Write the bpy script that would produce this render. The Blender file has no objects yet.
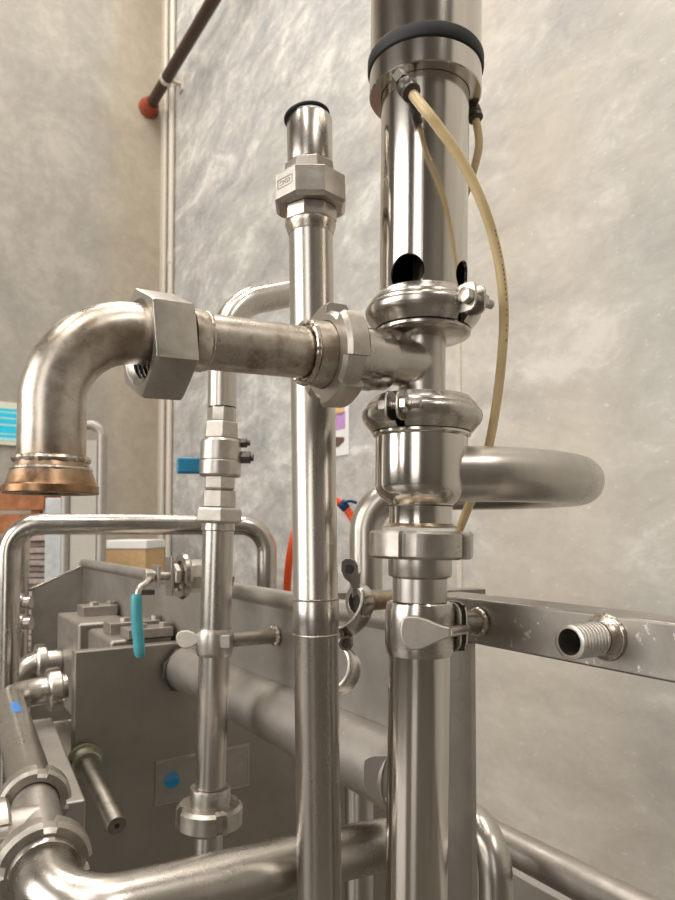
import bpy, bmesh, math, random
from mathutils import Vector, Matrix, noise
PI = math.pi
random.seed(7)
scn = bpy.context.scene
COL = scn.collection
V = Vector
# ------------------------------------------------------------------ camera
FPX, CX, CY, PITCH = 676.0, 337.5, 506.0, math.radians(2.0)
EYE = V((0, 0, 1.45))
FW = V((0, math.cos(PITCH), math.sin(PITCH)))
UPV = V((0, -math.sin(PITCH), math.cos(PITCH)))
RT = V((1, 0, 0))
cam = bpy.data.cameras.new('camera')
cam.sensor_fit = 'VERTICAL'; cam.sensor_height = 36; cam.sensor_width = 27
cam.lens = FPX / 900 * 36
cam.shift_y = (CY - 450) / 900
cam.clip_start = 0.02; cam.clip_end = 100
cam.dof.use_dof = True; cam.dof.focus_distance = 0.53; cam.dof.aperture_fstop = 15.0
cam_o = bpy.data.objects.new('camera', cam); COL.objects.link(cam_o)
cam_o.location = EYE
cam_o.rotation_euler = (PI / 2 + PITCH, 0, 0)
scn.camera = cam_o
# machine axes: DV runs away along the machine, RV across it
AN = math.radians(33)
DV = V((-math.sin(AN), math.cos(AN), 0)); RV = V((math.cos(AN), math.sin(AN), 0)); ZV = V((0, 0, 1))
WALL_R, WALL_D = 2.2, 6.67
def drz(d, r, z): return DV * d + RV * r + ZV * z + V((0, 0, 0))
# ------------------------------------------------------------------ view, world, lights
scn.view_settings.view_transform = 'Standard'
scn.view_settings.look = 'None'
scn.view_settings.gamma = 1
scn.view_settings.use_curve_mapping = False
scn.view_settings.exposure = 0.0
w = bpy.data.worlds.new('world'); scn.world = w; w.use_nodes = True
w.node_tree.nodes['Background'].inputs[0].default_value = (1.0, 0.95, 0.88, 1)
w.node_tree.nodes['Background'].inputs[1].default_value = 0.03
def area(name, loc, aim, sx, sy, power, col):
    l = bpy.data.lights.new(name, 'AREA'); l.shape = 'RECTANGLE'; l.size = sx; l.size_y = sy
    l.energy = power; l.color = col
    o = bpy.data.objects.new(name, l); COL.objects.link(o)
    o.location = loc; o.rotation_euler = (V(aim) - V(loc)).to_track_quat('-Z', 'Y').to_euler()
    return o
WARM = (1.0, 0.945, 0.875)
area('daylight_door', (-2.5, -6.0, 3.2), (0, 0.4, 1.9), 2.2, 5.6, 115, (1.0, 0.96, 0.91))
area('daylight_window', (-6.6, -2.0, 3.5), (0, 0.6, 1.9), 5.0, 4.6, 400, (1.0, 0.96, 0.91))
for i, (d, r) in enumerate([(-1.2, -2.6), (2.6, -2.6), (0.6, 0.9), (4.4, 0.6), (-4.5, 0.6)]):
    p = drz(d, r, 7.6)
    area('skylight_lamp', p, p - ZV, 0.9, 3.2, 128, WARM)
# ------------------------------------------------------------------ pixel helpers (photo ray met at a world distance)
def ray(px, py): return FW + RT * ((px - CX) / FPX) - UPV * ((py - CY) / FPX)
def at(px, py, y):
    d = ray(px, py); return EYE + d * (y / d.y)
def on_r(px, py, r):
    d = ray(px, py); return EYE + d * ((r - EYE.dot(RV)) / d.dot(RV))
def on_d(px, py, dd):
    d = ray(px, py); return EYE + d * ((dd - EYE.dot(DV)) / d.dot(DV))
def on_z(px, py, z):
    d = ray(px, py); return EYE + d * ((z - EYE.z) / d.z)
def dep(P): return (P - EYE).dot(FW)
def rad(P, hw): return hw * dep(P) / FPX
# ------------------------------------------------------------------ materials
def mat(name):
    m = bpy.data.materials.new(name); m.use_nodes = True
    return m, m.node_tree, m.node_tree.nodes['Principled BSDF']
def nd(nt, typ, **kw):
    n = nt.nodes.new(typ)
    for k, v in kw.items():
        if k in n.inputs.keys() if hasattr(n.inputs, 'keys') else False: n.inputs[k].default_value = v
        else: setattr(n, k, v)
    return n
def noise_tex(nt, scale, detail=4, rough=0.6, stretch=(1, 1, 1), rot=(0, 0, 0), dist=0.0):
    tc = nt.nodes.new('ShaderNodeTexCoord'); mp = nt.nodes.new('ShaderNodeMapping')
    mp.inputs['Scale'].default_value = stretch; mp.inputs['Rotation'].default_value = rot
    n = nt.nodes.new('ShaderNodeTexNoise')
    n.inputs['Scale'].default_value = scale; n.inputs['Detail'].default_value = detail
    n.inputs['Roughness'].default_value = rough; n.inputs['Distortion'].default_value = dist
    nt.links.new(tc.outputs['Object'], mp.inputs['Vector']); nt.links.new(mp.outputs['Vector'], n.inputs['Vector'])
    return n.outputs['Fac']
def ramp(nt, fac, stops):
    r = nt.nodes.new('ShaderNodeValToRGB'); e = r.color_ramp.elements
    while len(e) < len(stops): e.new(0.5)
    for k, (p, c) in enumerate(stops):
        e[k].position = p; e[k].color = (c[0], c[1], c[2], 1) if hasattr(c, '__len__') else (c, c, c, 1)
    nt.links.new(fac, r.inputs['Fac']); return r.outputs['Color']
def mix(nt, fac, a, b, mode='MIX'):
    m = nt.nodes.new('ShaderNodeMix'); m.data_type = 'RGBA'; m.blend_type = mode
    for sock, v in ((m.inputs[0], fac), (m.inputs[6], a), (m.inputs[7], b)):
        if isinstance(v, (int, float)): sock.default_value = v
        elif hasattr(v, '__len__'): sock.default_value = (*v[:3], 1)
        else: nt.links.new(v, sock)
    return m.outputs[2]
def bump(nt, b, h, strength, dist=0.001):
    n = nt.nodes.new('ShaderNodeBump'); n.inputs['Strength'].default_value = strength; n.inputs['Distance'].default_value = dist
    nt.links.new(h, n.inputs['Height']); nt.links.new(n.outputs['Normal'], b.inputs['Normal'])
def metal(name, c0, c1, r0, r1, scale=60, stretch=(1, 1, 1), bmp=0.0, aniso=0.0, spots=None):
    m, nt, b = mat(name)
    f = noise_tex(nt, scale, 5, 0.65, stretch)
    c = ramp(nt, f, [(0.3, c0), (0.7, c1)])
    if spots:
        s = noise_tex(nt, spots[0], 3, 0.7)
        c = mix(nt, ramp(nt, s, [(spots[1], 0), (spots[1] + 0.08, 1)]), c, spots[2])
    nt.links.new(c, b.inputs['Base Color'])
    b.inputs['Metallic'].default_value = 1
    f2 = noise_tex(nt, scale * 0.4, 6, 0.7, stretch)
    rr = ramp(nt, f2, [(0.3, r0), (0.72, r1)])
    nt.links.new(rr, b.inputs['Roughness'])
    if stretch[2] < 1:
        bump(nt, b, mix(nt, .5, noise_tex(nt, 420, 2, .6, (1, 1, .012)), noise_tex(nt, scale * 3, 3)), bmp * 3, 0.0005)
    elif bmp: bump(nt, b, noise_tex(nt, scale * 2.5, 3), bmp, 0.0006)
    return m
def plain(name, c, rough=0.5, metallic=0.0, var=0.15, scale=40, bmp=0.0):
    m, nt, b = mat(name)
    f = noise_tex(nt, scale, 4)
    nt.links.new(ramp(nt, f, [(0.3, [x * (1 - var) for x in c]), (0.7, [min(1, x * (1 + var)) for x in c])]), b.inputs['Base Color'])
    b.inputs['Roughness'].default_value = rough; b.inputs['Metallic'].default_value = metallic
    if bmp: bump(nt, b, f, bmp)
    return m
M = {}
M['polished'] = metal('polished_steel', (0.570, 0.530, 0.477), (0.703, 0.660, 0.603), .10, .20, 25, (1, 1, .08), .02)
M['tube'] = metal('tube_steel', (0.47, 0.44, 0.4), (0.6, 0.56, 0.51), .23, .36, 30, (1, 1, .15), .05)
M['satin'] = metal('satin_steel', (0.45, 0.42, 0.38), (0.6, 0.56, 0.51), .18, .32, 40, bmp=.03)
M['cast'] = metal('cast_steel', (0.46, 0.43, 0.385), (0.58, 0.54, 0.485), .28, .44, 120, bmp=.12)
M['dull'] = metal('dull_steel', (0.4, 0.37, 0.335), (0.52, 0.48, 0.435), .38, .52, 50, bmp=.08)
M['pale_cast'] = metal('pale_cast_steel', (.60, .56, .50), (.70, .66, .60), .46, .58, 120, bmp=.1)
M['stud'] = metal('stud_steel', (.24, .22, .185), (.36, .33, .285), .38, .52, 60, bmp=.1)
M['weld'] = metal('weld_steel', (0.399, 0.335, 0.270), (0.703, 0.651, 0.576), .22, .42, 140, bmp=.3)
M['hood'] = metal('hood_steel', (0.4, 0.375, 0.34), (0.5, 0.47, 0.43), .42, .58, 18, bmp=.06, spots=(160, .66, (0.665, 0.623, 0.558)))
M['panel'] = metal('panel_steel', (0.29, 0.265, 0.23), (0.35, 0.325, 0.285), .46, .58, 12, bmp=.03)
M['rail'] = metal('rail_steel', (0.35, 0.325, 0.29), (0.47, 0.44, 0.4), .36, .5, 30, bmp=.06, spots=(95, .63, (0.779, 0.744, 0.684)))
M['brass_stain'] = metal('stained_steel', (0.380, 0.279, 0.180), (0.665, 0.577, 0.468), .3, .5, 70, bmp=.1)
M['dark_metal'] = metal('dark_metal', (.10, .09, .08), (.2, .18, .16), .4, .6, 80)
M['bolt'] = metal('bolt_steel', (0.475, 0.446, 0.405), (0.646, 0.605, 0.540), .25, .4, 90)
M['green_nut'] = metal('zinc_nut', (0.285, 0.298, 0.216), (0.437, 0.437, 0.342), .35, .5, 90)
M['rubber'] = plain('black_rubber', (.010, .010, .010), .6, 0, .3)
M['fitting'] = plain('grey_fitting', (.085, .07, .055), .35, .3, .2)
M['void'] = plain('dark_bore', (.02, .018, .016), .7)
M['teal'] = plain('teal_sleeve', (.07, .36, .42), .35, 0, .12)
M['blue'] = plain('blue_sleeve', (.02, .21, .36), .35, 0, .12)
M['tape'] = plain('blue_tape', (.05, .22, .60), .4)
M['orange'] = plain('orange_hose', (.85, .10, .02), .4, 0, .08)
M['tie'] = plain('navy_tie', (.01, .04, .12), .4)
M['white'] = plain('white_conduit', (.66, .60, .51), .45, 0, .08)
M['caulk'] = plain('pale_caulk', (.64, .585, .50), .7, 0, .08)
M['brown_pipe'] = plain('brown_pipe', (.05, .022, .012), .45, 0, .3)
M['red_ox'] = plain('red_oxide', (.30, .055, .02), .5, 0, .3)
M['wood'] = plain('brown_wood', (.34, .12, .035), .6, 0, .35, 14)
M['card'] = plain('cardboard', (.60, .40, .20), .8, 0, .1)
M['sack'] = plain('grey_sheet_stack', (.36, .29, .25), .6, 0, .35, 30)
M['galv'] = plain('pale_galvanised', (.48, .50, .50), .5, .3, .12)
M['pale_board'] = plain('pale_board', (.50, .47, .41), .6, 0, .04)
M['frame'] = plain('grey_frame', (.40, .37, .33), .45, .4, .1)
M['paper'] = plain('paper', (.86, .84, .82), .7, 0, .03)
M['sign_back'] = plain('cream_board', (.72, .72, .58), .6, 0, .05)
M['cyan'] = plain('cyan_print', (.02, .62, .86), .5, 0, .1)
M['cyan_pale'] = plain('pale_cyan_print', (.45, .80, .86), .5, 0, .1)
M['print_orange'] = plain('orange_print', (.80, .50, .20), .7)
M['print_purple'] = plain('purple_print', (.55, .30, .60), .7)
M['print_brown'] = plain('brown_print', (.14, .08, .06), .7)
M['logo_blue'] = plain('logo_blue', (.0, .17, .36), .4)
M['logo_light'] = plain('logo_light_blue', (.06, .20, .36), .4)
M['plate'] = metal('nameplate_steel', (.34, .32, .29), (.42, .39, .36), .4, .5, 30)
M['ink'] = plain('dark_ink', (.10, .07, .04), .7)
def m_hose():
    m, nt, b = mat('cream_hose')
    b.inputs['Base Color'].default_value = (.74, .58, .32, 1); b.inputs['Roughness'].default_value = .28
    b.inputs['Subsurface Weight'].default_value = .3; b.inputs['Subsurface Radius'].default_value = (.004, .003, .0015)
    f = noise_tex(nt, 25, 3); nt.links.new(ramp(nt, f, [(.3, (.66, .50, .26)), (.7, (.80, .64, .38))]), b.inputs['Base Color'])
    return m
M['hose'] = m_hose()
def m_elbow():                                            # heat-tinted, rusting towards its flange
    m, nt, b = mat('heat_stained_elbow')
    tc = nt.nodes.new('ShaderNodeTexCoord'); sx = nt.nodes.new('ShaderNodeSeparateXYZ')
    nt.links.new(tc.outputs['Object'], sx.inputs[0])
    n1 = noise_tex(nt, 26, 5, .65); n2 = noise_tex(nt, 80, 5, .7)
    base = ramp(nt, n2, [(.3, (.46, .41, .35)), (.7, (.66, .61, .54))])
    base = mix(nt, ramp(nt, n1, [(.46, 0), (.66, .75)]), base, (.34, .25, .17))
    ad = nt.nodes.new('ShaderNodeMath'); ad.operation = 'MULTIPLY_ADD'; ad.inputs[1].default_value = .02; nt.links.new(n1, ad.inputs[0])
    nt.links.new(sx.outputs['Z'], ad.inputs[2])
    rust = ramp(nt, ad.outputs[0], [(.018, 1), (.050, 0)])
    rc = ramp(nt, n2, [(.3, (.17, .085, .04)), (.7, (.46, .29, .16))])
    nt.links.new(mix(nt, rust, base, rc), b.inputs['Base Color'])
    b.inputs['Metallic'].default_value = .92
    nt.links.new(ramp(nt, n2, [(.3, .24), (.7, .42)]), b.inputs['Roughness'])
    bump(nt, b, n2, .12, .0006)
    return m
M['elbow'] = m_elbow()
def m_spool():                                            # brown blotches left by welding heat
    m, nt, b = mat('blotched_steel')
    n1 = noise_tex(nt, 38, 5, .65); n2 = noise_tex(nt, 90, 5, .7)
    base = ramp(nt, n2, [(.3, (.50, .45, .39)), (.7, (.66, .61, .55))])
    base = mix(nt, ramp(nt, n1, [(.50, 0), (.64, .8)]), base, (.30, .22, .16))
    nt.links.new(base, b.inputs['Base Color']); b.inputs['Metallic'].default_value = 1
    nt.links.new(ramp(nt, n1, [(.3, .22), (.7, .4)]), b.inputs['Roughness']); bump(nt, b, n2, .1, .0006)
    return m
M['spool'] = m_spool()
def m_right_wall():
    m, nt, b = mat('mottled_concrete')
    tc = nt.nodes.new('ShaderNodeTexCoord'); sx = nt.nodes.new('ShaderNodeSeparateXYZ')
    nt.links.new(tc.outputs['Object'], sx.inputs[0])      # object X runs along the wall, Z up
    streak = noise_tex(nt, .9, 7, .6, (.8, 1, .7), (0, math.radians(34), 0), .8)
    cloud = noise_tex(nt, 3.4, 8, .62, (.50, 1, 1.0), (0, math.radians(38), 0), .7)
    fine = noise_tex(nt, 15, 8, .7, (.55, 1, 1.0), (0, math.radians(40), 0), .6)
    big = noise_tex(nt, .55, 5, .6, (1, 1, .6))
    cf = mix(nt, .38, cloud, fine)
    grey = ramp(nt, cf, [(.36, (.33, .335, .34)), (.46, (.46, .455, .44)), (.53, (.58, .565, .53)), (.61, (.78, .765, .73))])
    beige = ramp(nt, cf, [(.36, (.50, .45, .385)), (.50, (.575, .525, .45)), (.64, (.65, .60, .525))])
    pos = nt.nodes.new('ShaderNodeMapRange'); pos.inputs[1].default_value = 9.7; pos.inputs[2].default_value = 12.2
    nt.links.new(sx.outputs['X'], pos.inputs[0])
    a = nt.nodes.new('ShaderNodeMath'); a.operation = 'MULTIPLY_ADD'; a.inputs[1].default_value = .40
    nt.links.new(pos.outputs[0], a.inputs[0]); nt.links.new(streak, a.inputs[2])
    k = ramp(nt, a.outputs[0], [(.55, 0), (.72, 1)])
    c = mix(nt, k, beige, grey)
    pg = nt.nodes.new('ShaderNodeMapRange'); pg.inputs[1].default_value = 10.1; pg.inputs[2].default_value = 8.9
    nt.links.new(sx.outputs['X'], pg.inputs[0])
    a2 = nt.nodes.new('ShaderNodeMath'); a2.operation = 'MULTIPLY_ADD'; a2.inputs[1].default_value = .22
    nt.links.new(pg.outputs[0], a2.inputs[0]); nt.links.new(big, a2.inputs[2])
    fleck = noise_tex(nt, 42, 4, .75, (.6, 1, 1))
    c = mix(nt, ramp(nt, a2.outputs[0], [(.48, 0), (.64, .8)]), c, ramp(nt, cf, [(.38, (.41, .405, .37)), (.55, (.52, .51, .465)), (.63, (.70, .69, .65))]))
    c = mix(nt, ramp(nt, fleck, [(.60, 0), (.68, .55)]), c, (.80, .78, .74))
    c = mix(nt, ramp(nt, fleck, [(.30, .35), (.40, 0)]), c, (.36, .34, .31))
    nt.links.new(c, b.inputs['Base Color']); b.inputs['Roughness'].default_value = .55
    bump(nt, b, fine, .12, .01)
    return m
def m_left_wall():
    m, nt, b = mat('tan_concrete')
    f = noise_tex(nt, 2.2, 8, .62, (1, 1, .8), (0, 0, 0), .6); g = noise_tex(nt, .5, 4, .55)
    tc = nt.nodes.new('ShaderNodeTexCoord'); sx = nt.nodes.new('ShaderNodeSeparateXYZ')
    nt.links.new(tc.outputs['Object'], sx.inputs[0])      # object X runs away from the corner
    h = noise_tex(nt, 11, 8, .72)
    fh = mix(nt, .4, f, h)
    tan = ramp(nt, fh, [(.40, (.365, .31, .235)), (.5, (.405, .35, .27)), (.60, (.45, .395, .31))])
    gry = ramp(nt, fh, [(.38, (.30, .28, .245)), (.5, (.36, .335, .29)), (.62, (.44, .41, .355))])
    ad = nt.nodes.new('ShaderNodeMath'); ad.operation = 'MULTIPLY_ADD'; ad.inputs[1].default_value = .9
    nt.links.new(g, ad.inputs[0]); nt.links.new(sx.outputs['X'], ad.inputs[2])
    kk = nt.nodes.new('ShaderNodeMapRange'); kk.inputs[1].default_value = 1.05; kk.inputs[2].default_value = 1.35
    nt.links.new(ad.outputs[0], kk.inputs[0])
    c = mix(nt, kk.outputs[0], tan, gry)
    nt.links.new(c, b.inputs['Base Color']); b.inputs['Roughness'].default_value = .7; bump(nt, b, f, .06, .01)
    return m
M['wall_right'] = m_right_wall(); M['wall_left'] = m_left_wall()
M['floor'] = plain('floor_concrete', (.11, .10, .086), .2, 0, .25, 2)
M['shed'] = plain('shed_cladding', (.19, .175, .155), .7, 0, .1, 2)
M['roof'] = plain('roof_cladding', (.42, .39, .35), .7, 0, .1, 2)
# ------------------------------------------------------------------ mesh builder
def basis(ax, ref):
    ax = ax.normalized(); e1 = (ref - ax * ref.dot(ax))
    if e1.length < 1e-6: e1 = V((1, 0, 0)) - ax * ax.x
    e1.normalize(); return ax, e1, ax.cross(e1)
class MB:
    def __init__(s): s.v = []; s.f = []
    def rings(s, rings, closed=True, caps=True, loop=False):
        b = len(s.v); n = len(rings[0]); m = len(rings)
        for r in rings: s.v += [V(p) for p in r]
        for i in range(m if loop else m - 1):
            j = (i + 1) % m
            for k in range(n if closed else n - 1):
                l = (k + 1) % n
                s.f.append((b + i * n + k, b + i * n + l, b + j * n + l, b + j * n + k))
        if caps and not loop:
            s.f.append(tuple(b + k for k in range(n))[::-1]); s.f.append(tuple(b + (m - 1) * n + k for k in range(n)))
        return s
    def lathe(s, P, ax, prof, seg=48, ref=V((0, -1, 0)), loop=False, phase=0.0):
        ax, e1, e2 = basis(ax, ref)
        rs = [[P + ax * t + (e1 * math.cos(phase + 2 * PI * k / seg) + e2 * math.sin(phase + 2 * PI * k / seg)) * max(r, 1e-5) for k in range(seg)] for t, r in prof]
        return s.rings(rs, True, True, loop)
    def ringfn(s, P, ax, fn, th, closed=True, ref=V((0, -1, 0))):   # fn(theta) -> closed profile [(t, r)]
        ax, e1, e2 = basis(ax, ref)
        rs = [[P + ax * t + (e1 * math.cos(a) + e2 * math.sin(a)) * r for t, r in fn(a)] for a in th]
        return s.rings(rs, True, not closed, closed)
    def tube(s, pts, r, seg=32, inner=None):
        pts = [V(p) for p in pts]; n = len(pts)
        rr = r if hasattr(r, '__len__') else [r] * n
        tg = [(pts[min(i + 1, n - 1)] - pts[max(i - 1, 0)]).normalized() for i in range(n)]
        e1 = tg[0].orthogonal().normalized(); rs = []; fr = []
        for i in range(n):
            e1 = (e1 - tg[i] * e1.dot(tg[i])).normalized(); e2 = tg[i].cross(e1); fr.append((e1.copy(), e2))
            rs.append([pts[i] + (e1 * math.cos(2 * PI * k / seg) + e2 * math.sin(2 * PI * k / seg)) * rr[i] for k in range(seg)])
        if inner is None: return s.rings(rs)
        ins = [[pts[i] + (fr[i][0] * math.cos(2 * PI * k / seg) + fr[i][1] * math.sin(2 * PI * k / seg)) * inner for k in range(seg)] for i in range(n)]
        return s.rings(rs + ins[::-1], True, False, True)
    def cyl(s, a, b, r, seg=24, r2=None):
        d = b - a; return s.lathe(a, d, [(0, r), (d.length, r if r2 is None else r2)], seg)
    def hexp(s, a, b, R, seg=6, ref=V((0, -1, 0)), phase=0.0, ch=0.0):
        d = b - a; L = d.length
        if not ch: return s.lathe(a, d, [(0, R), (L, R)], seg, ref, phase=phase)
        return s.lathe(a, d, [(0, R - ch), (ch * .5, R), (L - ch * .5, R), (L, R - ch)], seg, ref, phase=phase)
    def box(s, c, u, v, w_, hu, hv, hw):
        u, v, w_ = u.normalized(), v.normalized(), w_.normalized(); b = len(s.v)
        for a in (-1, 1):
            for e in (-1, 1):
                for g in (-1, 1): s.v.append(c + u * hu * a + v * hv * e + w_ * hw * g)
        for q in ((0, 1, 3, 2), (4, 6, 7, 5), (0, 4, 5, 1), (2, 3, 7, 6), (0, 2, 6, 4), (1, 5, 7, 3)): s.f.append(tuple(b + i for i in q))
        return s
    def prism(s, pts, off):                                # polygon pushed through an offset
        b = len(s.v); n = len(pts); s.v += [V(p) for p in pts] + [V(p) + off for p in pts]
        s.f.append(tuple(b + k for k in range(n))); s.f.append(tuple(b + n + k for k in range(n))[::-1])
        for k in range(n): s.f.append((b + k, b + (k + 1) % n, b + n + (k + 1) % n, b + n + k))
        return s
    def thread(s, a, b, r, pitch=0.0014, depth=0.0009, seg=32, inner=None):
        d = b - a; L = d.length; n = max(2, int(L / pitch)); p = []
        for k in range(n): p += [(L * (k + q) / n, r - dq * depth) for q, dq in ((0, .7), (.12, 0), (.50, 0), (.62, 1), (.86, 1))]
        p.append((L, r - depth * .7))
        if inner: return s.lathe(a, d, p + [(L, inner), (0, inner)], seg, loop=True)
        return s.lathe(a, d, p, seg)
    def weld(s, P, ax, r, t, seg=90, amp=.35, ref=V((0, -1, 0)), seed=0, squash=1.0):
        def fn(a):
            q = 1.3 * noise.noise(V((math.cos(a) * 6 + seed, math.sin(a) * 6, seed))) + .28 * math.sin(a * 24 + 2 * math.sin(a * 3))
            tt = t * (1 + amp * q)
            return [(math.cos(2 * PI * k / 8) * tt * squash, r + math.sin(2 * PI * k / 8) * tt) for k in range(8)]
        return s.ringfn(P, ax, fn, [2 * PI * k / seg for k in range(seg)], True, ref)
    def build(s, name, m, root=None, bevel=0, angle=32, label=None, parent=None, smooth=True):
        own = parent or root
        if own: org = V(own['_o'])
        else:
            xs = [p.x for p in s.v]; ys = [p.y for p in s.v]; zs = [p.z for p in s.v]
            org = V(((min(xs) + max(xs)) / 2, (min(ys) + max(ys)) / 2, min(zs)))
        me = bpy.data.meshes.new(name); me.from_pydata([tuple(p - org) for p in s.v], [], s.f); me.update()
        bm = bmesh.new(); bm.from_mesh(me); bmesh.ops.recalc_face_normals(bm, faces=bm.faces); bm.to_mesh(me); bm.free()
        if smooth:
            me.polygons.foreach_set('use_smooth', [True] * len(me.polygons)); me.set_sharp_from_angle(angle=math.radians(angle))
        me.materials.append(M[m] if isinstance(m, str) else m)
        o = bpy.data.objects.new(name, me); COL.objects.link(o); o['_o'] = tuple(org)
        if own: o.parent = own
        else: o.location = org
        if bevel:
            bv = o.modifiers.new('bevel', 'BEVEL'); bv.width = bevel; bv.segments = 2; bv.limit_method = 'ANGLE'; bv.angle_limit = math.radians(35)
            bv.harden_normals = True
        if label: o['label'] = label
        return o
def thing(name, label, cat, loc, group=None):
    o = bpy.data.objects.new(name, None); COL.objects.link(o); o.location = loc; o.empty_display_size = .02
    o['_o'] = tuple(loc); o['label'] = label; o['category'] = cat
    if group: o['group'] = group
    return o
def tag(o, label, cat, group=None):
    o['label'] = label; o['category'] = cat
    if group: o['group'] = group
    return o
def struct(o): o['kind'] = 'structure'; return o
def fillet(pts, R, n=10):
    pts = [V(p) for p in pts]; out = [pts[0]]
    RR = R if hasattr(R, '__len__') else [R] * (len(pts) - 2)
    for i in range(1, len(pts) - 1):
        a, b, c = pts[i - 1], pts[i], pts[i + 1]; u = (a - b).normalized(); v = (c - b).normalized()
        ang = u.angle(v); t = RR[i - 1] / math.tan(ang / 2); t = min(t, (a - b).length * .98, (c - b).length * .98); r = t * math.tan(ang / 2)
        ctr = b + (u + v).normalized() * (r / math.sin(ang / 2)); p0 = b + u * t; p1 = b + v * t
        d0 = p0 - ctr; d1 = p1 - ctr; w_ = d0.angle(d1)
        for k in range(n + 1):
            q = k / n; out.append(ctr + d0 * (math.sin((1 - q) * w_) / math.sin(w_)) + d1 * (math.sin(q * w_) / math.sin(w_)))
    out.append(pts[-1]); res = [out[0]]
    for p in out[1:]:
        if (p - res[-1]).length > 1e-5: res.append(p)
    return res
def spline(pts, n=8):
    pts = [V(p) for p in pts]; P = [pts[0] * 2 - pts[1]] + pts + [pts[-1] * 2 - pts[-2]]; out = []
    for i in range(1, len(P) - 2):
        a, b, c, d = P[i - 1:i + 3]
        for k in range(n):
            t = k / n; out.append(.5 * ((2 * b) + (c - a) * t + (2 * a - 5 * b + 4 * c - d) * t * t + (3 * b - a - 3 * c + d) * t ** 3))
    return out + [pts[-1]]
def text_mesh(body, size, depth, name='lettering'):
    c = bpy.data.curves.new(name, 'FONT'); c.body = body; c.size = size; c.extrude = depth; c.align_x = 'CENTER'; c.align_y = 'CENTER'
    t = bpy.data.objects.new(name, c); COL.objects.link(t); dg = bpy.context.evaluated_depsgraph_get()
    me = bpy.data.meshes.new_from_object(t.evaluated_get(dg)); vs = [v.co.copy() for v in me.vertices]; fs = [tuple(p.vertices) for p in me.polygons]
    bpy.data.objects.remove(t); bpy.data.curves.remove(c); bpy.data.meshes.remove(me); return vs, fs
def lettering(body, size, P, xdir, ydir, m, root, name='lettering', depth=.0003, parent=None):
    vs, fs = text_mesh(body, size, depth); z = xdir.cross(ydir); b = MB()
    b.v = [P + xdir * q.x + ydir * q.y + z * q.z for q in vs]; b.f = fs
    return b.build(name, m, root, parent=parent, smooth=False)
# ------------------------------------------------------------------ the hall
def wall(name, c, u, hu, hz, n, m):
    b = MB(); b.box(c, u, n, ZV, hu, .1, hz); return struct(b.build(name, m, smooth=False))
def oriented_wall(name, m, base, u, L, H, nrm):           # a slab with object X along it, so its texture runs along the wall
    b = MB(); b.v = []; b.box(V((L / 2, .1, H / 2)), V((1, 0, 0)), V((0, 1, 0)), ZV, L / 2, .1, H / 2)
    me_o = b.build(name, m, smooth=False); me = me_o.data
    for v in me.vertices: v.co += V(me_o['_o'])
    me_o.location = (0, 0, 0)
    me_o.matrix_world = Matrix(((u.x, nrm.x, 0, base.x), (u.y, nrm.y, 0, base.y), (0, 0, 1, 0), (0, 0, 0, 1)))
    return struct(me_o)
corner = DV * WALL_D + RV * WALL_R
oriented_wall('wall_right', 'wall_right', DV * -8 + RV * WALL_R, DV, WALL_D + 8, 8.2, RV)
oriented_wall('wall_left', 'wall_left', corner + RV * .2, -RV, 11.2, 8.2, DV)
b = MB(); b.box(drz(0, -3.4, -.06), DV, RV, ZV, 8.6, 7.4, .06); struct(b.build('floor', 'floor', smooth=False))
b = MB(); b.box(drz(0, -3.4, 8.26), DV, RV, ZV, 8.6, 7.4, .06); struct(b.build('ceiling', 'roof', smooth=False))
b = MB(); b.box(drz(-8, -3.4, 4.1), RV, DV, ZV, 7, .1, 4.1); struct(b.build('wall_behind', 'shed', smooth=False))
b = MB(); b.box(drz(0, -10.2, 4.1), DV, RV, ZV, 8, .1, 4.1); struct(b.build('wall_far_side', 'shed', smooth=False))
# panel joint on the right wall, pale sealant
j = on_r(459, 460, WALL_R - .004); jd = j.dot(DV)
b = MB(); b.box(drz(jd, WALL_R - .003, 4.1), DV, RV, ZV, .016, .004, 4.05); struct(b.build('trim_1', 'caulk', smooth=False))
cd = on_r(153, 400, WALL_R - .004).dot(DV)
b = MB(); b.box(drz(WALL_D - .035, WALL_R - .01, 4.1), DV, RV, ZV, .035, .012, 4.08); struct(b.build('trim_2', 'caulk', smooth=False))
# conduits in the corner
for k, (px, r, lab) in enumerate([(166, .022, 'pale vertical conduit in the wall corner, the one nearer the corner'), (172.5, .026, 'pale vertical conduit beside the corner, the one farther from the corner')]):
    q = on_r(px - 1, 250, WALL_R - r - .006); d = q.dot(DV)
    t = thing('conduit', lab, 'conduit', drz(d, WALL_R - r - .014, 0), 'conduits in the wall corner')
    b = MB(); b.cyl(drz(d, WALL_R - r - .014, .02), drz(d, WALL_R - r - .014, 8.1), r, 20); b.build('tube', 'white', t)
    for y in ((265, 110) if k == 0 else (258, 85)):
        z = on_r(px, y, WALL_R - r).z
        b = MB(); b.cyl(drz(d, WALL_R - r - .014, z - .05), drz(d, WALL_R - r - .014, z + .05), r * 1.2, 20); b.build('coupling', 'white', t)
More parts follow.
